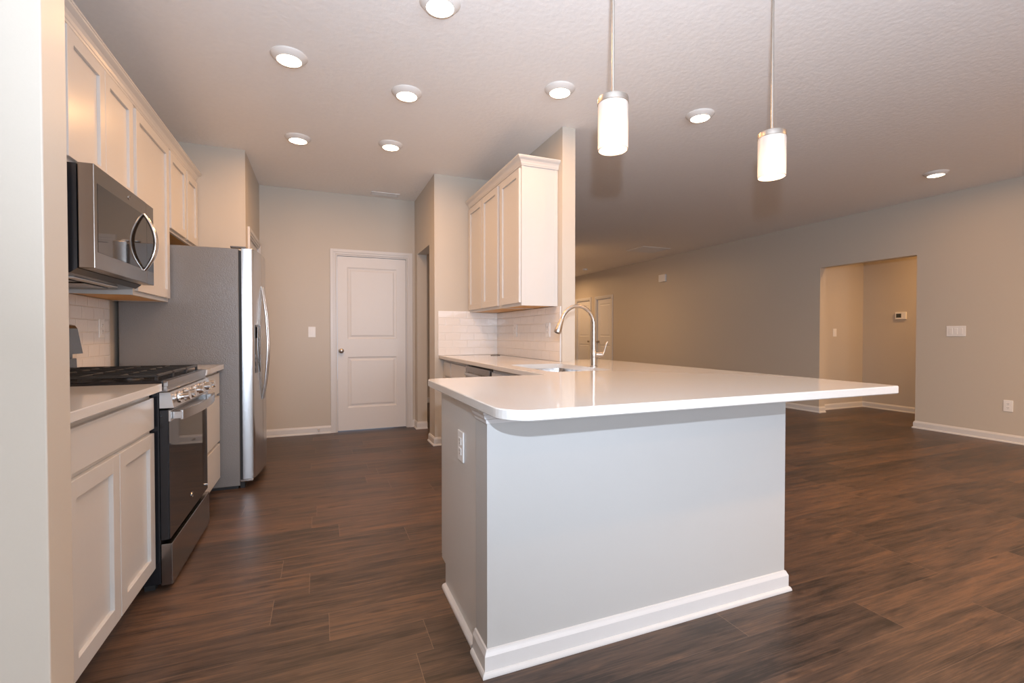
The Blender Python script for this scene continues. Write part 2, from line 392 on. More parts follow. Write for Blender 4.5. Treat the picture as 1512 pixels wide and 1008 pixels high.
# ------------------------------------------------------------------ doors
def panel_door(bm, u0, u1, z0, z1, th, panels, P, flip=False):
    """moulded slab; P maps (u, depth out, z) to world"""
    t = bmesh.new()
    us = sorted({u0, u1} | {p[0] for p in panels} | {p[1] for p in panels}); zs = sorted({z0, z1} | {q for p in panels for q in p[2:4]})
    def quad(a, b, c, d): t.faces.new([t.verts.new(P(*v)) for v in (a, b, c, d)])
    for i in range(len(us) - 1):
        for j in range(len(zs) - 1):
            ua, ub, za, zb = us[i], us[i + 1], zs[j], zs[j + 1]
            hit = any(p[0] <= ua + 1e-6 and ub <= p[1] + 1e-6 and p[2] <= za + 1e-6 and zb <= p[3] + 1e-6 for p in panels)
            if not hit: quad((ua, th, za), (ub, th, za), (ub, th, zb), (ua, th, zb))
    for a, b, c, d in panels:
        steps = [(0.0, 0.0), (0.006, -0.005), (0.018, -0.008), (0.026, -0.008), (0.044, -0.002), (0.050, -0.002)]
        for (o1, w1), (o2, w2) in zip(steps, steps[1:]):
            A = [(a + o1, th + w1, c + o1), (b - o1, th + w1, c + o1), (b - o1, th + w1, d - o1), (a + o1, th + w1, d - o1)]
            B = [(a + o2, th + w2, c + o2), (b - o2, th + w2, c + o2), (b - o2, th + w2, d - o2), (a + o2, th + w2, d - o2)]
            for k in range(4): quad(A[k], A[(k + 1) % 4], B[(k + 1) % 4], B[k])
        quad(*B)
    bmesh.ops.remove_doubles(t, verts=t.verts[:], dist=1e-5)
    # sides and back
    def q2(*v): t.faces.new([t.verts.new(P(*x)) for x in v])
    q2((u0, 0, z0), (u1, 0, z0), (u1, 0, z1), (u0, 0, z1))
    q2((u0, 0, z0), (u0, th, z0), (u0, th, z1), (u0, 0, z1)); q2((u1, 0, z0), (u1, th, z0), (u1, th, z1), (u1, 0, z1))
    q2((u0, 0, z1), (u0, th, z1), (u1, th, z1), (u1, 0, z1)); q2((u0, 0, z0), (u0, th, z0), (u1, th, z0), (u1, 0, z0))
    merge(bm, t)
def casing(bm, u0, u1, z1, P, wd=0.062, z0=0.0, dep=0.017):
    """door casing, U shape, with a stepped profile"""
    for (o0, o1, w) in ((0.004, wd * 0.45, dep * 0.65), (wd * 0.45, wd, dep)):
        for a, b, c, d in ((u0 - o1, u0 - o0, z0, z1 + o1), (u1 + o0, u1 + o1, z0, z1 + o1), (u0 - o0, u1 + o0, z1 + o0, z1 + o1)):
            p, q = P(a, 0, c), P(b, w, d)
            box(bm, p[0], q[0], p[1], q[1], c, d, bev=0.0015)
def make_door(name, u0, u1, P, inset, knob_u, knob_z=0.94, parts=None):
    root = bpy.data.objects.new(name, None); C.objects.link(root); root['kind'] = 'structure'; root.location = P((u0 + u1) / 2, 0, 0)
    mesh('casing', M['trim'], root, build=lambda bm: casing(bm, u0, u1, DH, P))
    def jamb(bm):
        for a, b, c, d in ((u0, u0 + 0.012, 0.001, DH), (u1 - 0.012, u1, 0.001, DH), (u0 + 0.012, u1 - 0.012, DH - 0.012, DH)):
            p, q = P(a, -0.112, c), P(b, 0.004, d); box(bm, p[0], q[0], p[1], q[1], c, d)
    mesh('jamb', M['trim'], root, build=jamb)
    W_ = u1 - u0; a, b = u0 + 0.123 * W_ / 0.807 + 0.0, u1 - 0.123 * W_ / 0.807
    Q = lambda u, w_, z: P(u, w_ - inset - 0.035, z)
    mesh('door_panel', M['door'], root, build=lambda bm: panel_door(bm, u0 + 0.015, u1 - 0.015, 0.012, DH - 0.016, 0.035, [(a, b, 1.075, 1.905), (a, b, 0.275, 0.865)], Q))
    def knob(bm):
        c = P(knob_u, -inset, knob_z); d = Vector(P(0, 1, 0)) - Vector(P(0, 0, 0))
        ax = 'x' if abs(d.x) > 0.5 else 'y'; s = d.x if ax == 'x' else d.y
        lathe(bm, [(0.0, 0.0005 * s), (0.031, 0.0005 * s), (0.031, 0.006 * s), (0.011, 0.010 * s), (0.010, 0.028 * s), (0.020, 0.034 * s), (0.027, 0.044 * s), (0.026, 0.055 * s), (0.016, 0.063 * s), (0.0, 0.065 * s)], c, 24, ax)
    mesh('door_knob', M['nickel'], root, 40, build=knob)
    return root
make_door('door_1', D0, D1, lambda u, w_, z: (u, YBK - w_, z), 0.012, 0.225)
make_door('door_2', PD0, PD1, lambda u, w_, z: (-0.602 + w_, u, z), 0.012, PD0 + 0.06)
make_door('door_3', F0, F1, lambda u, w_, z: (XWR - w_, u, z), 0.03, F1 - 0.07)
make_door('door_4', G0, G1, lambda u, w_, z: (XWR - w_, u, z), 0.03, G0 + 0.07)
# door stop on the baseboard
ds = tag(mesh('door_stop', M['nickel'], None, 40, build=lambda bm: (lathe(bm, [(0.0, 0), (0.011, 0), (0.011, -0.004), (0.005, -0.008), (0.005, -0.055), (0.009, -0.057), (0.009, -0.068), (0.0, -0.069)], (-0.02, YBK - 0.0125, 0.045), 16, 'y'))),
         'small metal door stop screwed to the white baseboard left of the door', 'door stop')

# ------------------------------------------------------------------ cabinetry
def PX(plane):   # faces +x: u = y
    return lambda u, w_, z: (plane + w_, u, z)
def NX(plane):   # faces -x
    return lambda u, w_, z: (plane - w_, u, z)
def NY(plane):
    return lambda u, w_, z: (u, plane - w_, z)
def PYf(plane):
    return lambda u, w_, z: (u, plane + w_, z)
def pbox(bm, P, u0, u1, w0, w1, z0, z1, bev=0.0):
    a = P(u0, w0, z0); b = P(u1, w1, z1); box(bm, a[0], b[0], a[1], b[1], z0, z1, bev)
def shaker(name, P, u0, u1, z0, z1, parent, rail=0.057, mat=None, th=0.019):
    """one frame-and-panel front"""
    def b(bm):
        pbox(bm, P, u0, u0 + rail, 0.0005, th, z0, z1, 0.0012); pbox(bm, P, u1 - rail, u1, 0.0005, th, z0, z1, 0.0012)
        pbox(bm, P, u0 + rail - 0.002, u1 - rail + 0.002, 0.0005, th - 0.0003, z0, z0 + rail, 0.0012); pbox(bm, P, u0 + rail - 0.002, u1 - rail + 0.002, 0.0005, th - 0.0003, z1 - rail, z1, 0.0012)
        pbox(bm, P, u0 + rail - 0.004, u1 - rail + 0.004, 0.0005, th - 0.013, z0 + rail - 0.004, z1 - rail + 0.004)
    return mesh(name, mat or M['cab'], parent, build=b)
def slab(name, P, u0, u1, z0, z1, parent, th=0.019):
    return mesh(name, M['cab'], parent, build=lambda bm: pbox(bm, P, u0, u1, 0.0005, th, z0, z1, 0.002))

# -- left base cabinets (face frame plane x=-0.685)
FX = -0.685; P = PX(FX)
def base_left(y0, y1, label):
    r = thing('base_cabinet', ((XWL + FX) / 2, (y0 + y1) / 2, 0), label, 'cabinet')
    boxes('cabinet_box', M['cab'], r, (XWL + 0.002, FX, y0, y1, 0.105, CB - 0.001), bev=0.001)
    boxes('toe_kick', M['cab'], r, (XWL + 0.01, FX - 0.07, y0 + 0.001, y1 - 0.001, 0.0, 0.1045))
    return r
c = base_left(1.563, 2.472, 'white base cabinet with one wide drawer over two doors, between wall end and range')
slab('drawer_front', P, 1.705, 2.464, 0.722, 0.856, c)
shaker('door', P, 1.705, 2.083, 0.114, 0.703, c); shaker('door', P, 2.088, 2.464, 0.114, 0.703, c)
c = base_left(3.262, 3.905, 'white base cabinet with a stack of three drawers, between range and refrigerator')
slab('drawer_front', P, 3.275, 3.893, 0.712, 0.856, c); slab('drawer_front', P, 3.275, 3.893, 0.372, 0.692, c); slab('drawer_front', P, 3.275, 3.893, 0.108, 0.352, c)

def rounded(poly, rads, seg=10):
    out = []; n = len(poly)
    for i in range(n):
        p = Vector(poly[i]); a = Vector(poly[i - 1]); b = Vector(poly[(i + 1) % n]); r = rads[i]
        if r <= 0: out.append(tuple(p)); continue
        d1 = (a - p).normalized(); d2 = (b - p).normalized()
        ang = d1.angle(d2); t = r / math.tan(ang / 2); c_ = p + (d1 + d2).normalized() * (r / math.sin(ang / 2))
        s = p + d1 * t; e = p + d2 * t
        a0 = math.atan2((s - c_).y, (s - c_).x); a1 = math.atan2((e - c_).y, (e - c_).x)
        da = (a1 - a0 + PI) % (2 * PI) - PI
        for k in range(seg + 1):
            q = a0 + da * k / seg; out.append((c_.x + r * math.cos(q), c_.y + r * math.sin(q)))
    return out
def counter(name, poly, rads, label, hole=None, bev=0.003):
    """quartz slab; optional hole made by triangulated fill of top and bottom"""
    pl = rounded(poly, rads)
    bm = bmesh.new()
    if not hole: prism(bm, pl, CB, CT, bev)
    else:
        h = hole
        def ring(pts, z): return [bm.verts.new((x, y, z)) for x, y in pts]
        def inset(pts, d):
            n = len(pts); o = []
            for i in range(n):
                p = Vector(pts[i]); a = Vector(pts[i - 1]); b = Vector(pts[(i + 1) % n])
                e1 = (p - a).normalized(); e2 = (b - p).normalized(); n1 = Vector((-e1.y, e1.x)); n2 = Vector((-e2.y, e2.x)); m_ = n1 + n2; m_ = m_ / max(m_.dot(n1), 0.3)
                o.append(tuple(p + m_ * d))
            return o
        for z, zb in ((CT, -bev), (CB, bev)):
            o1 = ring(inset(pl, bev), z); h1 = ring(h, z)
            eds = []
            for rg in (o1, h1):
                for i in range(len(rg)): eds.append(bm.edges.new((rg[i], rg[(i + 1) % len(rg)])))
            bmesh.ops.triangle_fill(bm, edges=eds, use_beauty=True, use_dissolve=False)
            o2 = ring(pl, z + zb)
            for i in range(len(o1)): bm.faces.new((o1[i], o1[(i + 1) % len(o1)], o2[(i + 1) % len(o2)], o2[i]))
            if z == CT: T2, TH_ = o2, h1
            else: B2, BH = o2, h1
        for A, B in ((T2, B2), (TH_, BH)):
            for i in range(len(A)): bm.faces.new((A[i], A[(i + 1) % len(A)], B[(i + 1) % len(B)], B[i]))
    return tag(finish(name, bm, M['quartz']), label, 'countertop')
counter('countertop', [(XWL + 0.001, 1.563), (-0.640, 1.563), (-0.640, 2.480), (XWL + 0.001, 2.480)], [0, 0, 0.004, 0], 'short white quartz countertop between the wall end and the gas range')
counter('countertop', [(XWL + 0.001, 3.254), (-0.640, 3.254), (-0.640, 3.912), (XWL + 0.001, 3.912)], [0, 0.004, 0.004, 0], 'short white quartz countertop between the gas range and the refrigerator')
SX0, SX1, SY0, SY1 = 1.235, 1.642, 2.405, 3.085
hole = rounded([(SX0, SY0), (SX1, SY0), (SX1, SY1), (SX0, SY1)], [0.05] * 4, 6)
counter('countertop', [(0.474, 1.213), (2.249, 1.213), (2.249, 3.511), (1.869, 3.511), (1.869, 3.264), (1.750, 3.264), (1.750, 4.712), (1.116, 4.712), (1.116, 2.272), (0.474, 2.272)],
        [0.10, 0.018, 0.02, 0, 0, 0, 0, 0, 0.006, 0.055], 'large white quartz peninsula countertop with rounded corners, running back along the sink wall', hole=hole)

# -- left upper cabinets
UX = -0.955; UF = UX - 0.019; P = PX(UF)
ZB, ZT = 1.352, 2.430
def upper_left(y0, y1, z0, label):
    r = thing('upper_cabinet', ((XWL + UF) / 2, (y0 + y1) / 2, z0), label, 'cabinet')
    boxes('cabinet_box', M['cab'], r, (XWL + 0.002, UF, y0, y1, z0 + 0.012, ZT), (UF - 0.019, UF, y0, y1, z0, z0 + 0.0119), (XWL + 0.002, UF - 0.0195, y0, y0 + 0.014, z0, z0 + 0.0119), (XWL + 0.002, UF - 0.0195, y1 - 0.014, y1, z0, z0 + 0.0119))
    o = boxes('underside', M['birch'], r, (XWL + 0.004, UF - 0.021, y0 + 0.015, y1 - 0.015, z0 + 0.004, z0 + 0.0118)); o['label'] = 'bare birch underside'
    return r
c = upper_left(2.484, 3.262, 1.850, 'white two-door wall cabinet above the microwave')
shaker('door', P, 2.500, 2.868, 1.866, 2.405, c); shaker('door', P, 2.872, 3.235, 1.866, 2.405, c)
c = upper_left(3.264, 3.929, ZB, 'tall white single-door wall cabinet right of the microwave')
shaker('door', P, 3.285, 3.905, 1.375, 2.405, c)
c = upper_left(3.931, 4.740, 1.850, 'white two-door wall cabinet above the refrigerator')
shaker('door', P, 3.950, 4.362, 1.870, 2.405, c); shaker('door', P, 4.390, 4.722, 1.870, 2.405, c)
c = upper_left(1.563, 2.482, ZB, 'white wall cabinet in the corner behind the wall end, left of the microwave')
shaker('door', P, 1.60, 2.035, 1.375, 2.405, c); shaker('door', P, 2.04, 2.462, 1.375, 2.405, c)
CROWN = [(0.0, 2.425), (0.004, 2.425), (0.007, 2.434), (0.010, 2.437), (0.014, 2.450), (0.022, 2.462), (0.034, 2.470), (0.040, 2.474), (0.043, 2.480), (0.046, 2.481), (0.046, 2.490), (0.0, 2.490)]
tag(mesh('crown_molding', M['cab'], build=lambda bm: sweep(bm, CROWN, [(UF + 0.001, 1.564), (UF + 0.001, 4.740)])), 'white crown molding along the top of the left wall cabinets', 'molding')

# -- right upper cabinets (face -x)
RX = 1.439; P = NX(RX)
YU0 = 3.345
def upper_right(y0, y1, label):
    r = thing('upper_cabinet', ((1.752 + RX) / 2, (y0 + y1) / 2, ZB), label, 'cabinet')
    boxes('cabinet_box', M['cab'], r, (RX, 1.750, y0, y1, ZB + 0.012, ZT), (RX, RX + 0.019, y0, y1, ZB, ZB + 0.0119), (RX + 0.0195, 1.750, y0, y0 + 0.014, ZB, ZB + 0.0119), (RX + 0.0195, 1.750, y1 - 0.014, y1, ZB, ZB + 0.0119))
    o = boxes('underside', M['birch'], r, (RX + 0.021, 1.748, y0 + 0.015, y1 - 0.015, ZB + 0.004, ZB + 0.0118)); o['label'] = 'bare birch underside'
    return r
c = upper_right(YU0, 3.800, 'white single-door wall cabinet at the open end of the sink wall')
shaker('door', P, 3.352, 3.772, 1.375, 2.405, c)
mesh('end_panel', M['cab'], c, build=lambda bm: (box(bm, RX, RX + 0.022, YU0 - 0.006, YU0 - 0.0005, ZB, ZT, 0.001), box(bm, 1.722, 1.750, YU0 - 0.006, YU0 - 0.0005, ZB, ZT, 0.001), box(bm, RX + 0.022, 1.722, YU0 - 0.003, YU0 - 0.0005, ZB, ZT)))
c = upper_right(3.802, 4.702, 'white two-door wall cabinet in the corner of the sink wall')
shaker('door', P, 3.826, 4.246, 1.375, 2.405, c); shaker('door', P, 4.256, 4.680, 1.375, 2.405, c)
tag(mesh('crown_molding', M['cab'], build=lambda bm: sweep(bm, CROWN, [(RX - 0.001, 4.701), (RX - 0.001, YU0 - 0.008), (1.751, YU0 - 0.008)][::-1][::-1])), 'white crown molding wrapping the top of the sink wall cabinets', 'molding')

# -- right base run (faces -x, front frame x=1.16)
BX = 1.161; P = NX(BX)
def base_right(y0, y1, label, bx1=1.750):
    r = thing('base_cabinet', ((bx1 + BX) / 2, (y0 + y1) / 2, 0), label, 'cabinet')
    return r
c = base_right(3.84, 4.712, 'white base cabinet at the far end of the sink wall, beside the dishwasher')
boxes('cabinet_box', M['cab'], c, (BX, 1.750, 3.835, 4.712, 0.105, CB - 0.001)); boxes('toe_kick', M['cab'], c, (BX + 0.07, 1.74, 3.836, 4.711, 0.0, 0.1045))
slab('drawer_front', P, 4.36, 4.60, 0.722, 0.856, c); shaker('door', P, 4.36, 4.60, 0.114, 0.703, c)
slab('drawer_front', P, 3.85, 4.34, 0.722, 0.856, c); shaker('door', P, 3.85, 4.34, 0.114, 0.703, c)
c = base_right(2.27, 3.215, 'white sink base cabinet between the dishwasher and the peninsula')
boxes('cabinet_box', M['cab'], c, (BX, BX + 0.019, 2.27, 3.215, 0.105, CB - 0.001), (BX + 0.0195, 1.783, 2.27, 2.288, 0.105, CB - 0.001), (BX + 0.0195, 1.750, 3.197, 3.215, 0.105, CB - 0.001), (BX + 0.0195, 1.750, 2.2885, 3.1965, 0.105, 0.123))
boxes('toe_kick', M['cab'], c, (BX + 0.07, 1.74, 2.271, 3.214, 0.0, 0.1045))
slab('drawer_front', P, 2.30, 3.195, 0.722, 0.856, c); shaker('door', P, 2.30, 2.745, 0.114, 0.703, c); shaker('door', P, 2.75, 3.195, 0.114, 0.703, c)
d = thing('dishwasher', (1.46, 3.52, 0), 'stainless steel dishwasher under the sink wall countertop', 'dishwasher')
boxes('tub', M['black'], d, (BX + 0.005, 1.745, 3.222, 3.828, 0.0, CB - 0.003))
boxes('door', M['steel_h'], d, (BX - 0.026, BX + 0.0045, 3.224, 3.826, 0.11, 0.866), bev=0.003)
boxes('handle', M['steel'], d, (BX - 0.050, BX - 0.027, 3.26, 3.79, 0.79, 0.815), bev=0.006)
# -- peninsula cabinet (end panel faces -x, doors face +y)
c = thing('peninsula_cabinet', (1.1, 1.87, 0), 'white peninsula base cabinet with flat end panel under the large countertop', 'cabinet')
boxes('cabinet_box', M['cab'], c, (0.536, 1.783, 1.592, 2.120, 0.105, CB - 0.001))
boxes('toe_kick', M['cab'], c, (0.536, 1.783, 1.592, 2.045, 0.0, 0.1045))
def endp(bm):
    t = bmesh.new(); prof = [(1.592, 0.0), (2.052, 0.0), (2.052, 0.105), (2.118, 0.105), (2.118, CB - 0.001), (1.592, CB - 0.001)]
    a = [t.verts.new((0.514, y, z)) for y, z in prof]; b = [t.verts.new((0.535, y, z)) for y, z in prof]
    t.faces.new(a); t.faces.new(b[::-1])
    for i in range(6): t.faces.new((a[i], a[(i + 1) % 6], b[(i + 1) % 6], b[i]))
    merge(bm, t)
mesh('end_panel', M['cab'], c, build=endp)
P = PYf(2.1205)
for a, b in ((0.518, 0.815), (0.82, 1.12)):
    shaker('door', P, a, b, 0.114, 0.703, c); slab('drawer_front', P, a, b, 0.722, 0.856, c)

# ------------------------------------------------------------------ backsplash tile
tag(boxes('backsplash', M['tile_y'], None, (XWL + 0.0005, XWL + 0.010, 1.563, 3.855, CT + 0.001, 1.351)), 'glossy white subway tile behind the gas range', 'backsplash')
b1 = thing('backsplash', (1.75, 4.0, CT), 'glossy white subway tile meeting in a corner under the sink wall cabinets', 'backsplash')
boxes('side_tile', M['tile_y'], b1, (1.742, 1.7515, 3.290, 4.703, CT + 0.001, 1.351))
boxes('end_tile', M['tile_x'], b1, (1.108, 1.7515, 4.7035, 4.7135, CT + 0.001, 1.366))
boxes('edge_strip', M['trim'], b1, (1.740, 1.7515, 3.282, 3.2895, CT + 0.001, 1.351))

# ------------------------------------------------------------------ switch plates and outlets
def plate(name, P, u, z, wd, ht, label, cat, kind, group=None, n=1):
    r = thing(name, P(u, 0, z), label, cat, group)
    mesh('plate', M['plastic'], r, build=lambda bm: pbox(bm, P, u - wd / 2, u + wd / 2, 0.0003, 0.006, z - ht / 2, z + ht / 2, 0.002))
    for i in range(n):
        uc = u + (i - (n - 1) / 2) * 0.046
        if kind == 'rocker':
            def rk(bm):
                t = bmesh.new(); pbox(t, P, uc - 0.016, uc + 0.016, 0.0062, 0.0095, z - 0.033, z + 0.033, 0.001); merge(bm, t)
            mesh('rocker_switch', M['plastic'], r, build=rk)
        else:
            for dz in (-0.020, 0.020):
                o = mesh('receptacle', M['plastic'], r, build=lambda bm: pbox(bm, P, uc - 0.016, uc + 0.016, 0.0062, 0.0085, z + dz - 0.014, z + dz + 0.014, 0.004))
                def slots(bm):
                    for du in (-0.006, 0.006): pbox(bm, P, uc + du - 0.0012, uc + du + 0.0012, 0.0086, 0.0089, z + dz - 0.001, z + dz + 0.008)
                    pbox(bm, P, uc - 0.0022, uc + 0.0022, 0.0086, 0.0089, z + dz - 0.010, z + dz - 0.006)
                mesh('slots', M['dark'], o, build=slots)
    return r
plate('light_switch', NY(YBK), -0.085, 1.155, 0.075, 0.118, 'white single light switch on the wall left of the closed white door', 'light switch', 'rocker')
plate('light_switch', NX(XWR), 3.045, 1.165, 0.175, 0.118, 'wide white three-gang switch plate on the great room wall right of the opening', 'light switch', 'rocker', n=3)
plate('light_switch', NY(4.76), 7.19, 1.155, 0.075, 0.118, 'white single light switch inside the alcove beyond the opening', 'light switch', 'rocker')
plate('wall_outlet', NX(XWR), 2.60, 0.382, 0.075, 0.118, 'white wall outlet low on the great room wall above the baseboard', 'outlet', 'outlet')
plate('wall_outlet', NX(0.514), 1.79, 0.690, 0.075, 0.118, 'white wall outlet on the peninsula end panel', 'outlet', 'outlet')
plate('wall_outlet', NX(1.742), 3.49, 1.165, 0.075, 0.118, 'white wall outlet on the sink wall tile, nearer the open end', 'outlet', 'outlet')
plate('wall_outlet', NX(1.742), 4.19, 1.165, 0.075, 0.118, 'white wall outlet on the sink wall tile, nearer the corner', 'outlet', 'outlet')
plate('wall_outlet', PX(XWL + 0.010), 3.72, 1.166, 0.075, 0.118, 'white wall outlet on the tile between range and refrigerator', 'outlet', 'outlet')
t = thing('thermostat', (7.85, 4.235, 1.40), 'white thermostat with dark display on the alcove wall', 'thermostat')
mesh('body', M['plastic'], t, build=lambda bm: pbox(bm, NX(7.85), 4.165, 4.305, 0.0005, 0.024, 1.348, 1.452, 0.004))
mesh('display', M['screen'], t, build=lambda bm: pbox(bm, NX(7.85), 4.225, 4.290, 0.0242, 0.0255, 1.372, 1.430, 0.0005))
t = thing('door_chime', (XWR, 7.96, 2.25), 'small white door chime box high on the great room wall', 'door chime')
mesh('cover', M['plastic'], t, build=lambda bm: pbox(bm, NX(XWR), 7.86, 8.06, 0.0005, 0.045, 2.225, 2.375, 0.006))
mesh('grille', M['plastic'], t, build=lambda bm: [pbox(bm, NX(XWR), 7.89, 8.03, 0.0452, 0.0475, 2.255 + k * 0.018, 2.263 + k * 0.018) for k in range(6)])

# ------------------------------------------------------------------ ceiling fittings
def vent(name, x0, x1, y0, y1, label, n, along='x'):
    r = thing(name, ((x0 + x1) / 2, (y0 + y1) / 2, H), label, 'vent')
    z0, z1 = H - 0.007, H - 0.0003
    mesh('frame', M['plastic'], r, build=lambda bm: (box(bm, x0, x1, y0, y0 + 0.02, z0, z1, 0.001), box(bm, x0, x1, y1 - 0.02, y1, z0, z1, 0.001), box(bm, x0, x0 + 0.02, y0 + 0.02, y1 - 0.02, z0, z1, 0.001), box(bm, x1 - 0.02, x1, y0 + 0.02, y1 - 0.02, z0, z1, 0.001)))
    mesh('backing', M['dark'], r, build=lambda bm: box(bm, x0 + 0.02, x1 - 0.02, y0 + 0.02, y1 - 0.02, H - 0.002, H - 0.0003))
    def slats(bm):
        for k in range(n):
            if along == 'x':
                yy = y0 + 0.02 + (k + 0.5) * (y1 - y0 - 0.04) / n; hw = (y1 - y0 - 0.04) / n * 0.36
                box(bm, x0 + 0.021, x1 - 0.021, yy - hw, yy + hw, H - 0.0062, H - 0.0025)
            else:
                xx = x0 + 0.02 + (k + 0.5) * (x1 - x0 - 0.04) / n; hw = (x1 - x0 - 0.04) / n * 0.36
                box(bm, xx - hw, xx + hw, y0 + 0.021, y1 - 0.021, H - 0.0062, H - 0.0025)
    mesh('slats', M['plastic'], r, build=slats)
vent('ceiling_vent', 0.545, 0.860, 5.545, 5.672, 'small white ceiling register near the end wall above the closed door', 6)
vent('return_vent', 5.49, 6.12, 7.12, 7.64, 'large white return air grille on the great room ceiling', 26)
tag(mesh('smoke_detector', M['plastic'], None, 40, build=lambda bm: lathe(bm, [(0.0, -0.0005), (0.068, -0.0005), (0.068, -0.018), (0.058, -0.032), (0.0, -0.036)], (6.08, 10.15, H), 28)), 'small round white smoke detector on the far hall ceiling', 'smoke detector')

cans = [(-0.157, 3.045, 'recessed ceiling light above the left wall cabinets, nearest the camera on that side'),
        (-0.159, 4.275, 'recessed ceiling light nearest the refrigerator'),
        (0.546, 3.205, 'recessed ceiling light in the middle of the kitchen aisle'),
        (0.566, 4.130, 'recessed ceiling light in front of the closed door, right of the refrigerator light'),
        (0.550, 2.280, 'recessed ceiling light cut off by the top edge of the photo'),
        (1.471, 2.780, 'recessed ceiling light above the sink, just left of the pendants'),
        (2.597, 2.715, 'recessed ceiling light between and behind the two pendants'),
        (5.713, 2.795, 'recessed ceiling light far right, near the great room wall')]
def make_can(x, y, label):
    r = thing('recessed_light', (x, y, H), label, 'ceiling light', 'recessed ceiling lights')
    mesh('trim_ring', M['ring'], r, 50, build=lambda bm: lathe(bm, [(0.066, -0.024), (0.067, -0.030), (0.072, -0.030), (0.096, -0.008), (0.100, -0.004), (0.100, -0.0005), (0.066, -0.0005)], (x, y, H), 40))
    mesh('diffuser', M['led'], r, 50, build=lambda bm: lathe(bm, [(0.0, -0.029), (0.0655, -0.027), (0.0655, -0.005), (0.0, -0.005)], (x, y, H), 36))
    return r
proto = make_can(*cans[0])
def lamp_for(x, y, e=None):
    light('recessed_glow', 'AREA', (x, y, H - 0.033), e or CAN_E, WARM, 0.13, (0, 0, 0), spread=R(180))
for i, (x, y, lb) in enumerate(cans):
    if i:
        r = proto.copy(); C.objects.link(r); r.location = (x, y, H); r['label'] = lb
        for ch in list(proto.children):
            k = ch.copy(); C.objects.link(k); k.parent = r
    lamp_for(x, y, CAN_E * (1.0 if x < 2 else 0.8))
# lamps of the neighbouring spaces (out of view; some added only as fill)
light('alcove_lamp', 'AREA', (7.2, 3.0, H - 0.02), 31, DEEP, 0.13, (0, 0, 0), spread=R(160))
light('hall_lamp_and_fill', 'AREA', (5.6, 11.2, H - 0.02), 26, (1.0, 0.60, 0.30), 0.13, (0, 0, 0), spread=R(170))
light('hall_lamp_and_fill', 'AREA', (4.55, 8.25, H - 0.02), 33, (1.0, 0.60, 0.30), 0.13, (0, 0, 0), spread=R(175))  # second hall light, added out of sight to brighten the great room
light('pantry_hall_lamp', 'AREA', (1.9, 6.4, H - 0.02), 2, WARM, 0.13, (0, 0, 0), spread=R(170))
for gx, gy in ((5.7, 0.4), (3.7, 0.2), (4.6, -1.6)):  # unseen lights added as warm fill for the great room
    light('great_room_fill', 'AREA', (gx, gy, H - 0.02), 48, DEEP, 0.13, (0, 0, 0), spread=R(160))

# ------------------------------------------------------------------ pendants
def pendant(x, y, zb, label):
    r = thing('pendant_light', (x, y, H), label, 'pendant light', 'pendants over the peninsula')
    zt = zb + 0.186
    mesh('rod', M['nickel'], r, 40, build=lambda bm: cyl(bm, (x, y, zt + 0.012), (x, y, H - 0.025), 0.0055, seg=14))
    mesh('canopy', M['nickel'], r, 40, build=lambda bm: lathe(bm, [(0.0, -0.03), (0.02, -0.028), (0.060, -0.020), (0.063, -0.012), (0.063, -0.0005), (0.0, -0.0005)], (x, y, H), 32))
    mesh('cap', M['nickel'], r, 40, build=lambda bm: lathe(bm, [(0.0, 0.030), (0.007, 0.030), (0.012, 0.020), (0.014, 0.014), (0.057, 0.010), (0.0585, 0.006), (0.0585, -0.012), (0.056, -0.012), (0.0555, 0.004), (0.0, 0.004)], (x, y, zt), 40))
    mesh('glass_shade', M['shade'], r, 40, build=lambda bm: lathe(bm, [(0.0558, -0.186), (0.0565, -0.186), (0.0565, -0.013), (0.0535, -0.013), (0.0535, -0.186), (0.0558, -0.186)], (x, y, zt), 48))
    s = mesh('socket', M['plastic'], r, 40, build=lambda bm: lathe(bm, [(0.0, 0.003), (0.017, 0.003), (0.017, -0.055), (0.0, -0.055)], (x, y, zt), 20))
    mesh('bulb', M['bulb'], s, 40, build=lambda bm: lathe(bm, [(0.0, 0.056), (0.006, 0.055), (0.018, 0.043), (0.022, 0.028), (0.020, 0.012), (0.013, -0.002), (0.013, -0.01), (0.0, -0.01)][::-1], (x, y, zt - 0.127 - 0.0), 20))
    l = light('pendant_glow', 'POINT', (x, y, zt - 0.150), PEND_E, (1.0, 0.74, 0.52), 0.022)
    return r
pendant(1.037, 1.530, 1.829, 'cylindrical frosted glass pendant lamp hanging nearer, left of the two over the peninsula')
pendant(1.871, 1.524, 1.829, 'cylindrical frosted glass pendant lamp hanging farther right of the two over the peninsula')

# ------------------------------------------------------------------ microwave
m = thing('microwave', (-1.08, 2.87, 1.40), 'stainless steel over-the-range microwave with dark window and bowed handle', 'microwave')
MY0, MY1, MZ0, MZ1 = 2.490, 3.250, 1.405, 1.842
def mwbody(bm):
    t = bmesh.new(); prof = [(XWL + 0.003, 1.388), (-1.02, 1.380), (-0.955, 1.384), (-0.930, 1.404), (-0.930, MZ1 - 0.004), (XWL + 0.003, MZ1 - 0.004)]
    a = [t.verts.new((x, MY0 + 0.003, z)) for x, z in prof]; b = [t.verts.new((x, MY1 - 0.003, z)) for x, z in prof]
    t.faces.new(a); t.faces.new(b[::-1])
    for i in range(6): t.faces.new((a[i], a[(i + 1) % 6], b[(i + 1) % 6], b[i]))
    merge(bm, t)
mesh('body', M['black'], m, build=mwbody)
P = PX(-0.925)
MS = 3.130
dr = mesh('door', M['steel_h'], m, build=lambda bm: (pbox(bm, P, MY0, MS - 0.002, 0, 0.055, MZ0, MZ1, 0.003)))
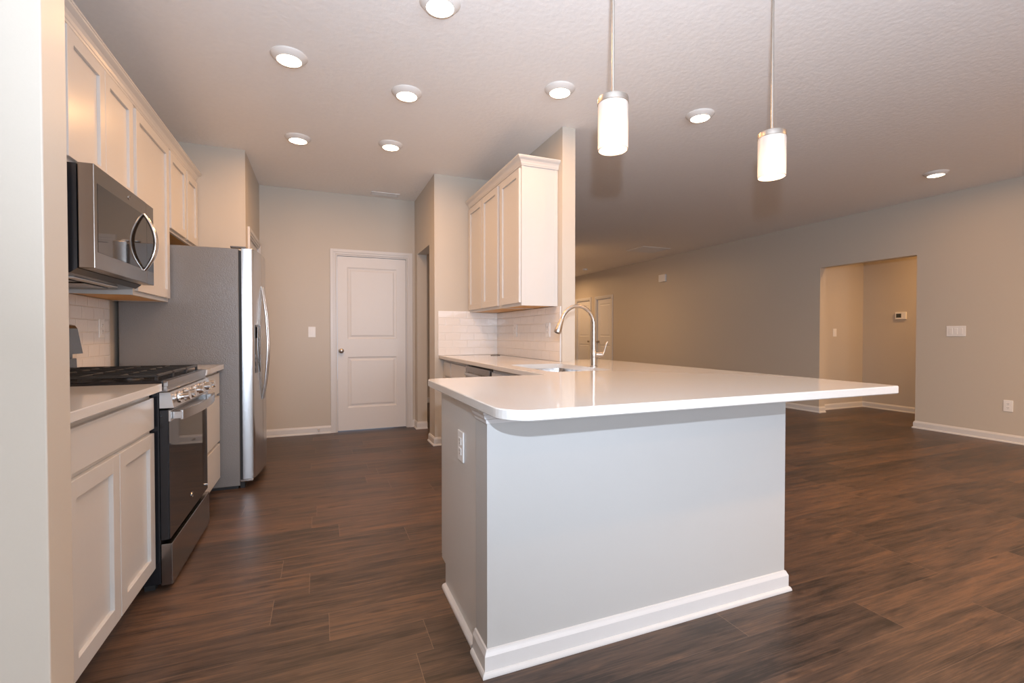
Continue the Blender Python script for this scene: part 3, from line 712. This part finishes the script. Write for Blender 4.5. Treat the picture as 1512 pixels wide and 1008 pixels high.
mesh('window', M['mw_glass'], dr, build=lambda bm: pbox(bm, P, MY0 + 0.030, MS - 0.0025, 0.0551, 0.0562, MZ0 + 0.072, MZ1 - 0.075, 0.0004))
cp = mesh('control_panel', M['steel_h'], m, build=lambda bm: pbox(bm, P, MS, MY1, 0, 0.054, MZ0, MZ1, 0.003))
mesh('touch_pad', M['glass_black'], cp, build=lambda bm: pbox(bm, P, MS + 0.002, MY1 - 0.008, 0.0541, 0.0555, MZ0 + 0.072, MZ1 - 0.075, 0.0004))
def mwh(bm):
    pts = []
    for k in range(17):
        s = -1 + 2 * k / 16; pts.append((-0.868 + 0.052 * (1 - s * s), 3.085, 1.620 + s * 0.150))
    tube(bm, pts, [0.009 + 0.005 * (1 - abs(-1 + 2 * k / 16) ** 2) for k in range(17)], 14, flat=(0.8, 1.3))
mesh('handle', M['chrome'], dr, 50, build=mwh)
def text_mesh(name, body, size, mat, parent, loc, rot, italic=0.0, depth=0.0004):
    cu = bpy.data.curves.new(name, 'FONT'); cu.body = body; cu.size = size; cu.extrude = depth; cu.align_x = 'CENTER'; cu.align_y = 'CENTER'; cu.shear = italic
    to = bpy.data.objects.new(name, cu); dg = bpy.context.evaluated_depsgraph_get()
    C.objects.link(to); dg.update(); me = bpy.data.meshes.new_from_object(to.evaluated_get(dg)); C.objects.unlink(to); bpy.data.objects.remove(to)
    mt = Matrix.Translation(loc) @ rot.to_4x4(); me.transform(mt)
    bm = bmesh.new(); bm.from_mesh(me); bpy.data.meshes.remove(me)
    return finish(name, bm, mat, parent)
RX_ = Matrix(((0, 0, 1), (1, 0, 0), (0, 1, 0)))    # text facing +x, reading along +y
def emblem(bm, c, s):
    """a small ring stroke, open at one side"""
    pts = [(c[0], c[1] + s * 1.5 * math.cos(a), c[2] + s * math.sin(a) + 0.12 * s * math.cos(a)) for a in [R(20 + 300 * k / 20) for k in range(21)]]
    tube(bm, pts, [s * (0.06 + 0.10 * math.sin(PI * k / 20)) for k in range(21)], 6)
mesh('emblem', M['chrome'], dr, build=lambda bm: emblem(bm, (-0.869, 2.885, 1.804), 0.010))
mesh('underside_grille', M['steel_h'], m, build=lambda bm: [box(bm, -1.24 + 0.0, -1.06, 2.55 + k * 0.36, 2.83 + k * 0.36, 1.3755, 1.3795, 0.001) for k in range(2)])
mesh('underside_lamp', M['plastic'], m, build=lambda bm: box(bm, -1.03, -0.99, 2.62, 3.10, 1.3755, 1.3805, 0.001))

# ------------------------------------------------------------------ gas range
g = thing('gas_range', (-0.95, 2.868, 0), 'stainless steel and black gas range with five knobs between the two short countertops', 'range')
RY0, RY1 = 2.488, 3.246
boxes('body', M['black'], g, (XWL + 0.012, -0.655, RY0, RY1, 0.03, 0.900), bev=0.002)
boxes('cooktop', M['black'], g, (XWL + 0.075, -0.640, RY0, RY1, 0.9002, 0.926), bev=0.004)
boxes('front_band', M['steel_h'], g, (-0.6545, -0.625, RY0 + 0.004, RY1 - 0.004, 0.876, 0.9001), (-0.6395, -0.622, RY0 + 0.004, RY1 - 0.004, 0.9001, 0.924), bev=0.001)
def cpanel(bm):
    t = bmesh.new(); prof = [(-0.6545, 0.803), (-0.598, 0.803), (-0.612, 0.874), (-0.6545, 0.874)]
    a = [t.verts.new((x, RY0 + 0.002, z)) for x, z in prof]; b = [t.verts.new((x, RY1 - 0.002, z)) for x, z in prof]
    t.faces.new(a); t.faces.new(b[::-1])
    for i in range(4): t.faces.new((a[i], a[(i + 1) % 4], b[(i + 1) % 4], b[i]))
    bmesh.ops.bevel(t, geom=t.edges[:], offset=0.0015, segments=1, affect='EDGES'); merge(bm, t)
mesh('control_panel', M['steel'], g, build=cpanel)
for k in range(5):
    yk = [2.590, 2.700, 2.867, 3.035, 3.145][k]
    n_ = Vector((math.cos(R(11)), 0, math.sin(R(11)))); c0 = Vector((-0.604, yk, 0.839))
    kn = mesh('knob', M['chrome'], g, 40, build=lambda bm: (cyl(bm, c0 + n_ * 0.0005, c0 + n_ * 0.006, 0.026, 0.024, 28), cyl(bm, c0 + n_ * 0.006, c0 + n_ * 0.022, 0.012, 0.012, 20), cyl(bm, c0 + n_ * 0.022, c0 + n_ * 0.044, 0.0215, 0.020, 28)))
od = thing  # keep name short
odr = boxes('oven_door', M['black'], g, (-0.6545, -0.622, RY0 + 0.002, RY1 - 0.002, 0.222, 0.796), bev=0.003)
boxes('oven_window', M['glass_black'], odr, (-0.6218, -0.619, RY0 + 0.004, RY1 - 0.004, 0.224, 0.742), bev=0.0008)
boxes('top_rail', M['steel'], odr, (-0.6218, -0.612, RY0 + 0.003, RY1 - 0.003, 0.744, 0.794), bev=0.002)
def ovenh(bm):
    pts = []
    for k in range(19):
        s = -1 + 2 * k / 18; pts.append((-0.583 + 0.026 * (1 - s * s), 2.867 + s * 0.345, 0.768))
    # flat curved bar
    t = bmesh.new(); rings = []
    for x, y, z in pts: rings.append([t.verts.new((x + a, y, z + b)) for a, b in ((0, -0.021), (0.010, -0.021), (0.010, 0.021), (0, 0.021))])
    for a, b in zip(rings, rings[1:]):
        for i in range(4): t.faces.new((a[i], a[(i + 1) % 4], b[(i + 1) % 4], b[i]))
    t.faces.new(rings[0]); t.faces.new(rings[-1]); bmesh.ops.recalc_face_normals(t, faces=t.faces[:])
    merge(bm, t)
    for yy in (2.530, 3.204): box(bm, -0.6118, -0.576, yy - 0.014, yy + 0.014, 0.752, 0.784, 0.002)
mesh('handle', M['steel'], odr, build=ovenh)
mesh('emblem', M['chrome'], odr, build=lambda bm: emblem(bm, (-0.6175, 2.88, 0.300), 0.011))
boxes('storage_drawer', M['steel_h'], g, (-0.6545, -0.612, RY0 + 0.006, RY1 - 0.004, 0.020, 0.203), bev=0.002)
def bguard(bm):
    t = bmesh.new(); prof = [(XWL + 0.0125, 0.905), (-1.215, 0.905), (-1.218, 1.000), (-1.235, 1.003), (-1.235, 1.022), (-1.190, 1.026), (-1.212, 1.160), (-1.222, 1.176), (-1.240, 1.182), (XWL + 0.0125, 1.182)]
    a = [t.verts.new((x, RY0 + 0.004, z)) for x, z in prof]; b = [t.verts.new((x, RY1 - 0.004, z)) for x, z in prof]; n = len(prof)
    t.faces.new(a); t.faces.new(b[::-1])
    for i in range(n): t.faces.new((a[i], a[(i + 1) % n], b[(i + 1) % n], b[i]))
    merge(bm, t)
mesh('backguard', M['steel_h'], g, build=bguard)
for k in range(3):
    y0 = RY0 + 0.014 + k * 0.2445; y1 = y0 + 0.240; x0, x1 = -1.205, -0.662
    def grate(bm):
        z0, z1 = 0.940, 0.953; w_ = 0.011
        def bar(a, b, c_, d_): box(bm, a, b, c_, d_, z0, z1, 0.0025, 1)
        bar(x0, x1, y0, y0 + w_); bar(x0, x1, y1 - w_, y1); bar(x0, x0 + w_, y0 + w_, y1 - w_); bar(x1 - w_, x1, y0 + w_, y1 - w_)
        xm = (x0 + x1) / 2; ym = (y0 + y1) / 2
        bar(xm - w_ / 2, xm + w_ / 2, y0 + w_, y1 - w_); bar(x0 + w_, xm - w_ / 2, ym - w_ / 2, ym + w_ / 2); bar(xm + w_ / 2, x1 - w_, ym - w_ / 2, ym + w_ / 2)
        for xc in ((x0 + xm) / 2, (x1 + xm) / 2):
            bar(xc - w_ / 2, xc + w_ / 2, y0 + w_, ym - 0.028); bar(xc - w_ / 2, xc + w_ / 2, ym + 0.028, y1 - w_)
        for xx in (x0, xm - w_ / 2, x1 - w_):
            for yy in (y0, y1 - w_): box(bm, xx, xx + w_, yy, yy + w_, 0.9262, z0)
    mesh('grate', M['iron'], g, build=grate)
for bx, by, br in ((-0.80, 2.62, 0.045), (-1.07, 2.62, 0.036), (-0.93, 2.867, 0.042), (-0.80, 3.11, 0.036), (-1.07, 3.11, 0.045)):
    mesh('burner', M['iron'], g, 40, build=lambda bm: lathe(bm, [(0.0, 0.0003), (br + 0.01, 0.0003), (br + 0.008, 0.004), (br, 0.005), (br, 0.010), (br - 0.004, 0.013), (0.0, 0.013)], (bx, by, 0.926), 28))
boxes('leg', M['dark'], g, (-0.72, -0.68, RY0 + 0.02, RY0 + 0.06, 0.0, 0.0295)); boxes('leg', M['dark'], g, (-0.72, -0.68, RY1 - 0.06, RY1 - 0.02, 0.0, 0.0295))
boxes('leg', M['dark'], g, (-1.24, -1.20, RY0 + 0.02, RY0 + 0.06, 0.0, 0.0295)); boxes('leg', M['dark'], g, (-1.24, -1.20, RY1 - 0.06, RY1 - 0.02, 0.0, 0.0295))

# ------------------------------------------------------------------ refrigerator
f = thing('refrigerator', (-0.88, 4.33, 0), 'tall stainless steel side-by-side refrigerator with grey side and water dispenser', 'refrigerator')
FY0, FY1, FZ = 3.935, 4.728, 1.752
boxes('cabinet_body', M['gray_side'], f, (XWL + 0.03, -0.548, FY0, FY1, 0.02, FZ), bev=0.004)
boxes('gasket', M['dark'], f, (-0.5478, -0.530, FY0 + 0.012, FY1 - 0.012, 0.06, FZ - 0.012))
boxes('base_grille', M['dark'], f, (-0.5478, -0.52, FY0 + 0.012, FY1 - 0.012, 0.0, 0.055))
boxes('kick_base', M['dark'], f, (XWL + 0.04, -0.56, FY0 + 0.01, FY1 - 0.01, 0.0, 0.0195))
FC = (FY0 + FY1) / 2
def fsurf(y): return -0.421 - 0.036 * ((y - FC) / (FY1 - FC)) ** 2
def fdoor(bm, y0, y1, cut=None):
    t = bmesh.new(); n = 14; ys = [y0 + (y1 - y0) * k / n for k in range(n + 1)]
    front = [(fsurf(y), y) for y in ys]
    poly = [(-0.5295, y0)] + [(front[0][0] - 0.006, y0), (front[0][0], y0 + 0.004)] + front[1:-1] + [(front[-1][0], y1 - 0.004), (front[-1][0] - 0.006, y1)] + [(-0.5295, y1)]
    prism(t, poly, 0.065, FZ + 0.004, 0.002, 1); merge(bm, t)
FS = 4.215
d1 = mesh('freezer_door', M['steel'], f, 35, build=lambda bm: fdoor(bm, FY0, FS - 0.003))
d2 = mesh('fridge_door', M['steel'], f, 35, build=lambda bm: fdoor(bm, FS + 0.003, FY1))
def fhandle(bm, y):
    xs = fsurf(y); pts = []
    for k in range(25):
        s = -1 + 2 * k / 24; pts.append((xs + 0.001 + 0.040 * (1 - s ** 2) , y, 1.06 + 0.445 * s))
    tube(bm, pts, [0.006 + 0.006 * (1 - abs(-1 + 2 * k / 24) ** 3) for k in range(25)], 14, flat=(0.8, 1.1))
mesh('handle', M['chrome'], d1, 50, build=lambda bm: fhandle(bm, 4.180)); mesh('handle', M['chrome'], d2, 50, build=lambda bm: fhandle(bm, 4.246))
def disp(bm):
    y0, y1 = 3.985, 4.115
    for (a, b, c, d, e) in ((y0, y1, 0.84, 1.20, 0.0035),):
        n = 6
        t = bmesh.new()
        poly = [(fsurf(a) - 0.004, a)] + [(fsurf(a + (b - a) * k / n) + e, a + (b - a) * k / n) for k in range(n + 1)] + [(fsurf(b) - 0.004, b)]
        prism(t, poly, c, d, 0.001, 1); merge(bm, t)
dp = mesh('water_dispenser', M['glass_black'], d1, build=disp)
mesh('dispenser_panel', M['steel_h'], dp, build=lambda bm: box(bm, fsurf(4.05) + 0.002, fsurf(4.05) + 0.0065, 4.00, 4.10, 1.10, 1.185, 0.001))
mesh('hinge_cover', M['steel_h'], f, build=lambda bm: (box(bm, -0.60, -0.500, FY0 + 0.006, FY0 + 0.045, FZ + 0.0045, FZ + 0.018, 0.003)))
mesh('lower_hinge', M['chrome'], f, build=lambda bm: (box(bm, -0.545, -0.462, FY0 - 0.004, FY0 + 0.03, 0.048, 0.0645, 0.004)))
mesh('emblem', M['chrome'], d2, build=lambda bm: emblem(bm, (fsurf(4.62) + 0.0015, 4.62, 1.62), 0.010))

# ------------------------------------------------------------------ sink and faucet
s = thing('kitchen_sink', ((SX0 + SX1) / 2, (SY0 + SY1) / 2, CB), 'undermount stainless steel sink set in the white countertop', 'sink')
def basin(bm):
    def rr(d, z, rad):
        return [(x, y, z) for x, y in rounded([(SX0 - d, SY0 - d), (SX1 + d, SY0 - d), (SX1 + d, SY1 + d), (SX0 - d, SY1 + d)], [rad] * 4, 6)]
    rings = [rr(0.018, CB - 0.0005, 0.06), rr(0.004, CB - 0.0005, 0.05), rr(0.003, CB - 0.012, 0.05), rr(-0.004, 0.72, 0.05), rr(-0.02, 0.695, 0.06), rr(-0.05, 0.688, 0.04)]
    V = [[bm.verts.new(p) for p in q] for q in rings]
    for a, b in zip(V, V[1:]):
        n = len(a)
        for i in range(n): bm.faces.new((a[i], a[(i + 1) % n], b[(i + 1) % n], b[i]))
    bm.faces.new(V[-1])
mesh('basin', M['steel'], s, 50, build=basin)
mesh('drain', M['chrome'], s, 50, build=lambda bm: lathe(bm, [(0.0, 0.001), (0.030, 0.001), (0.045, 0.004), (0.047, 0.0005), (0.0, 0.0005)], ((SX0 + SX1) / 2, (SY0 + SY1) / 2, 0.688), 28))
fx, fy = 1.690, 2.709
f = thing('kitchen_faucet', (fx, fy, CT), 'brushed nickel gooseneck pull-down faucet standing behind the sink', 'faucet')
mesh('base', M['nickel'], f, 50, build=lambda bm: lathe(bm, [(0.0, 0.0005), (0.024, 0.0005), (0.024, 0.004), (0.0185, 0.008), (0.0180, 0.060), (0.0, 0.060)], (fx, fy, CT), 28))
mesh('valve_body', M['nickel'], f, 50, build=lambda bm: (lathe(bm, [(0.0, 0.0602), (0.0195, 0.0602), (0.0205, 0.066), (0.0205, 0.092), (0.018, 0.102), (0.0155, 0.112), (0.0, 0.112)], (fx, fy, CT), 28),
     cyl(bm, (fx + 0.012, fy - 0.004, CT + 0.080), (fx + 0.052, fy - 0.012, CT + 0.080), 0.0185, 0.0175, 24)))
def neck(bm):
    pts = [(fx, fy, CT + 0.113), (fx, fy, CT + 0.18), (fx, fy, 1.192)]; rad = [0.0165, 0.0135, 0.0125]
    r_ = 0.122; cx = fx - r_
    for k in range(1, 19):
        a = R(163 * k / 18); pts.append((cx + r_ * math.cos(a), fy, 1.192 + r_ * math.sin(a))); rad.append(0.0125)
    tube(bm, pts, rad, 18)
    return pts
nb = bmesh.new(); npts = neck(nb); finish('spout', nb, M['nickel'], f, 50)
e = Vector(npts[-1]); dv = (Vector(npts[-1]) - Vector(npts[-2])).normalized()
sh = mesh('spray_head', M['nickel'], f, 50, build=lambda bm: tube(bm, [e + dv * t_ for t_ in (0.001, 0.004, 0.03, 0.075, 0.092, 0.096)], [0.0130, 0.0140, 0.0155, 0.0225, 0.0230, 0.0205], 20))
mesh('spray_face', M['dark'], sh, 50, build=lambda bm: cyl(bm, e + dv * 0.0962, e + dv * 0.098, 0.016, 0.015, 20))
mesh('spray_button', M['dark'], sh, 50, build=lambda bm: cyl(bm, e + dv * 0.045 + Vector((-0.013, 0, -0.002)), e + dv * 0.045 + Vector((-0.0185, 0, -0.001)), 0.006, 0.005, 12))
def lever(bm):
    o_ = Vector((fx + 0.052, fy - 0.012, CT + 0.080))
    pts = [o_ + Vector(v) for v in ((-0.004, 0, -0.008), (0.010, 0, 0.0), (0.020, -0.001, 0.022), (0.028, -0.002, 0.048), (0.036, -0.002, 0.070), (0.046, -0.003, 0.086))]
    tube(bm, pts, [0.010, 0.011, 0.0085, 0.007, 0.0065, 0.005], 14, flat=(0.7, 1.2))
mesh('lever', M['nickel'], f, 50, build=lever)

# small dark strip left lying in the counter corner
tag(mesh('cable_tie', M['dark'], None, build=lambda bm: tube(bm, [(1.60, 4.50, CT + 0.003), (1.63, 4.52, CT + 0.004), (1.67, 4.515, CT + 0.004), (1.70, 4.50, CT + 0.003)], 0.0028, 8)),
    'thin black strip lying on the countertop in the tiled corner', 'strip')
